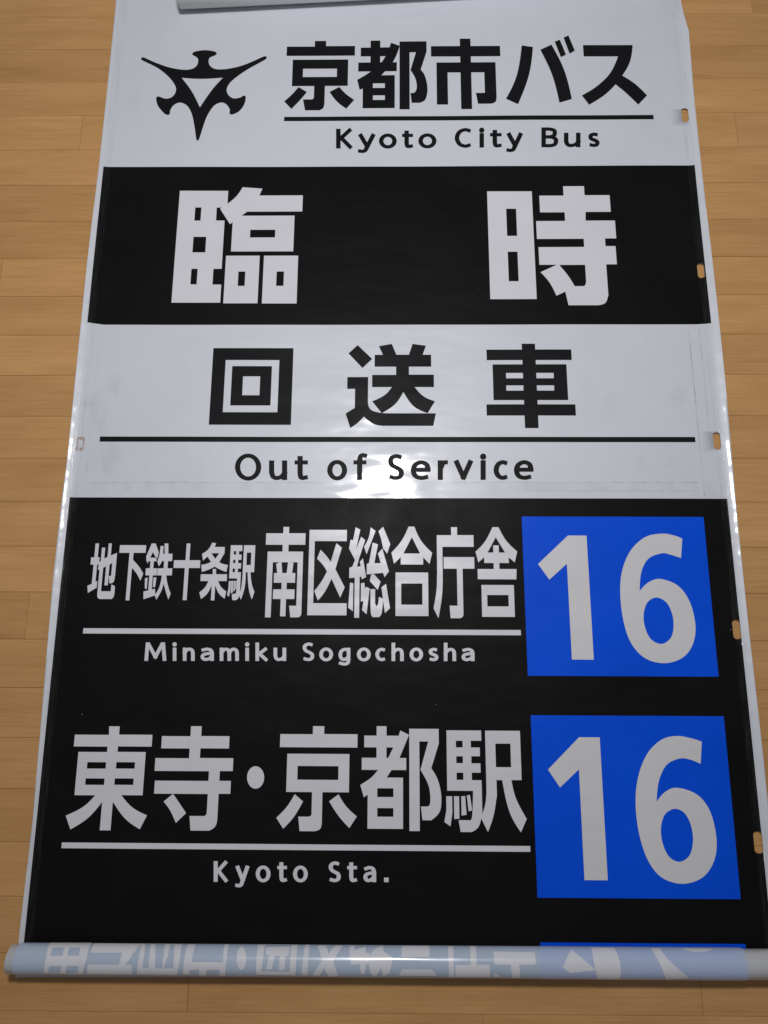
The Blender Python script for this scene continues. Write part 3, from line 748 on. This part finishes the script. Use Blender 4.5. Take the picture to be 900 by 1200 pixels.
gh(0, [
 [('P', [(177,44),(325,44),(305,100),(292,156),(155,152),(162,100)]), ('H', [(186,62),(226,62),(220,90),(178,90)]), ('H', [(245,62),(283,62),(277,90),(237,90)]), ('H', [(174,127),(215,127),(211,149),(170,149)]), ('H', [(235,127),(276,127),(273,151),(232,151)])],
 [('P', [(332,46),(505,48),(480,66),(474,80),(318,80)]), ('P', [(430,78),(470,78),(458,100),(440,124),(418,124)]), ('P', [(309,121),(463,122),(468,156),(306,155)])],
 [('P', [(500,48),(640,49),(634,100),(624,158),(483,156),(488,100)]), ('H', [(512,50),(530,50),(522,133),(502,133)]), ('H', [(548,50),(580,50),(570,134),(546,134)]), ('H', [(600,52),(613,52),(610,134),(576,134),(590,95)])],
 [('P', [(662,50),(690,50),(674,112),(784,113),(790,50),(806,50),(798,100),(793,160),(770,160),(772,140),(728,140),(724,160),(700,160),(700,140),(668,140),(664,158),(645,156),(648,100)])],
 [('P', [(849 + 17 * math.cos(t), 100 + 42 * math.sin(t), 1) for t in [math.pi * k / 7 for k in range(14)]])]])
gh(300, [
 [('P', [(8,51),(148,52),(142,100),(140,160),(0,157),(2,100)]), ('H', [(32,53),(124,54),(118,146),(20,145)]), ('P', [(36,60),(120,58),(115,90),(106,92),(100,142),(80,142),(84,92),(66,92),(56,140),(36,138),(46,90),(34,88)])],
 [('P', [(172,52),(190,52),(184,100),(182,160),(160,159),(166,100)])],
 [('P', [(215,54),(245,54),(256,84),(280,54),(308,55),(272,110),(292,162),(256,163),(240,130),(222,162),(195,158),(232,105)])],
 [('P', [(330,54),(348,55),(346,72),(385,58),(388,80),(400,82),(398,118),(386,122),(382,157),(368,153),(365,120),(334,122),(328,85)]),
  ('P', [(420,64),(446,54),(450,76),(480,95),(478,118),(468,152),(448,164),(440,132),(420,164),(405,156),(395,110),(405,80)])],
 [('P', rc(512, 55, 610, 95)), ('P', [(500,160),(514,138),(618,138),(640,162)])],
 [('P', [(675,57),(693,57),(697,165),(678,165)]), ('P', [(752,56),(772,56),(776,122),(822,122),(822,165),(700,165),(700,122),(754,122)])],
 [('P', [(834,75),(980,78),(984,122),(838,122)]), ('P', [(838,150),(870,165),(834,165)]), ('P', [(895,122),(925,122),(930,168),(900,168)])]])
gh(600, [
 [('P', [(208,68),(292,137),(278,61),(358,62),(380,112),(378,174),(298,173),(295,141),(205,152),(178,130)])],
 [('P', [(487,64),(520,64),(556,110,1),(625,170),(542,174),(515,110,1)])],
 [('P', [(598,64),(705,65),(690,74,1),(650,77,1),(615,72,1)])]])

# roll of film at the upper end, lying askew on the sheet
ru = .030
def near_axis(px, py):
    """axis point of a roll of radius ru whose near outline passes this pixel"""
    d = ray(px, py).normalized(); lo, hi = -1.2, .6
    for _ in range(60):
        mid = (lo + hi) / 2; cz = ru + .004
        v = Vector((0, mid - CAM_POS.y, cz - CAM_POS.z)); b = Vector((0, d.y, d.z)).normalized()
        side = (b.y * v.z - b.z * v.y)            # signed distance of the axis from the line of sight
        if side < ru: lo = mid
        else: hi = mid
    y = (lo + hi) / 2
    t = (ru + .004 - CAM_POS.z) / d.z; p = CAM_POS + d * t
    return Vector((p.x, y, ru + .004))
U0, U1 = near_axis(207, 11.5), near_axis(420, 1.2)
UX = (U1 - U0).normalized()
print('upper', U0, U1)
spiral('upper_roll', U0, UX, ru, 0.0, 1.02, M_TOP, blind, turns=3.2, step=.0012, start=math.pi / 2, tight=.3)
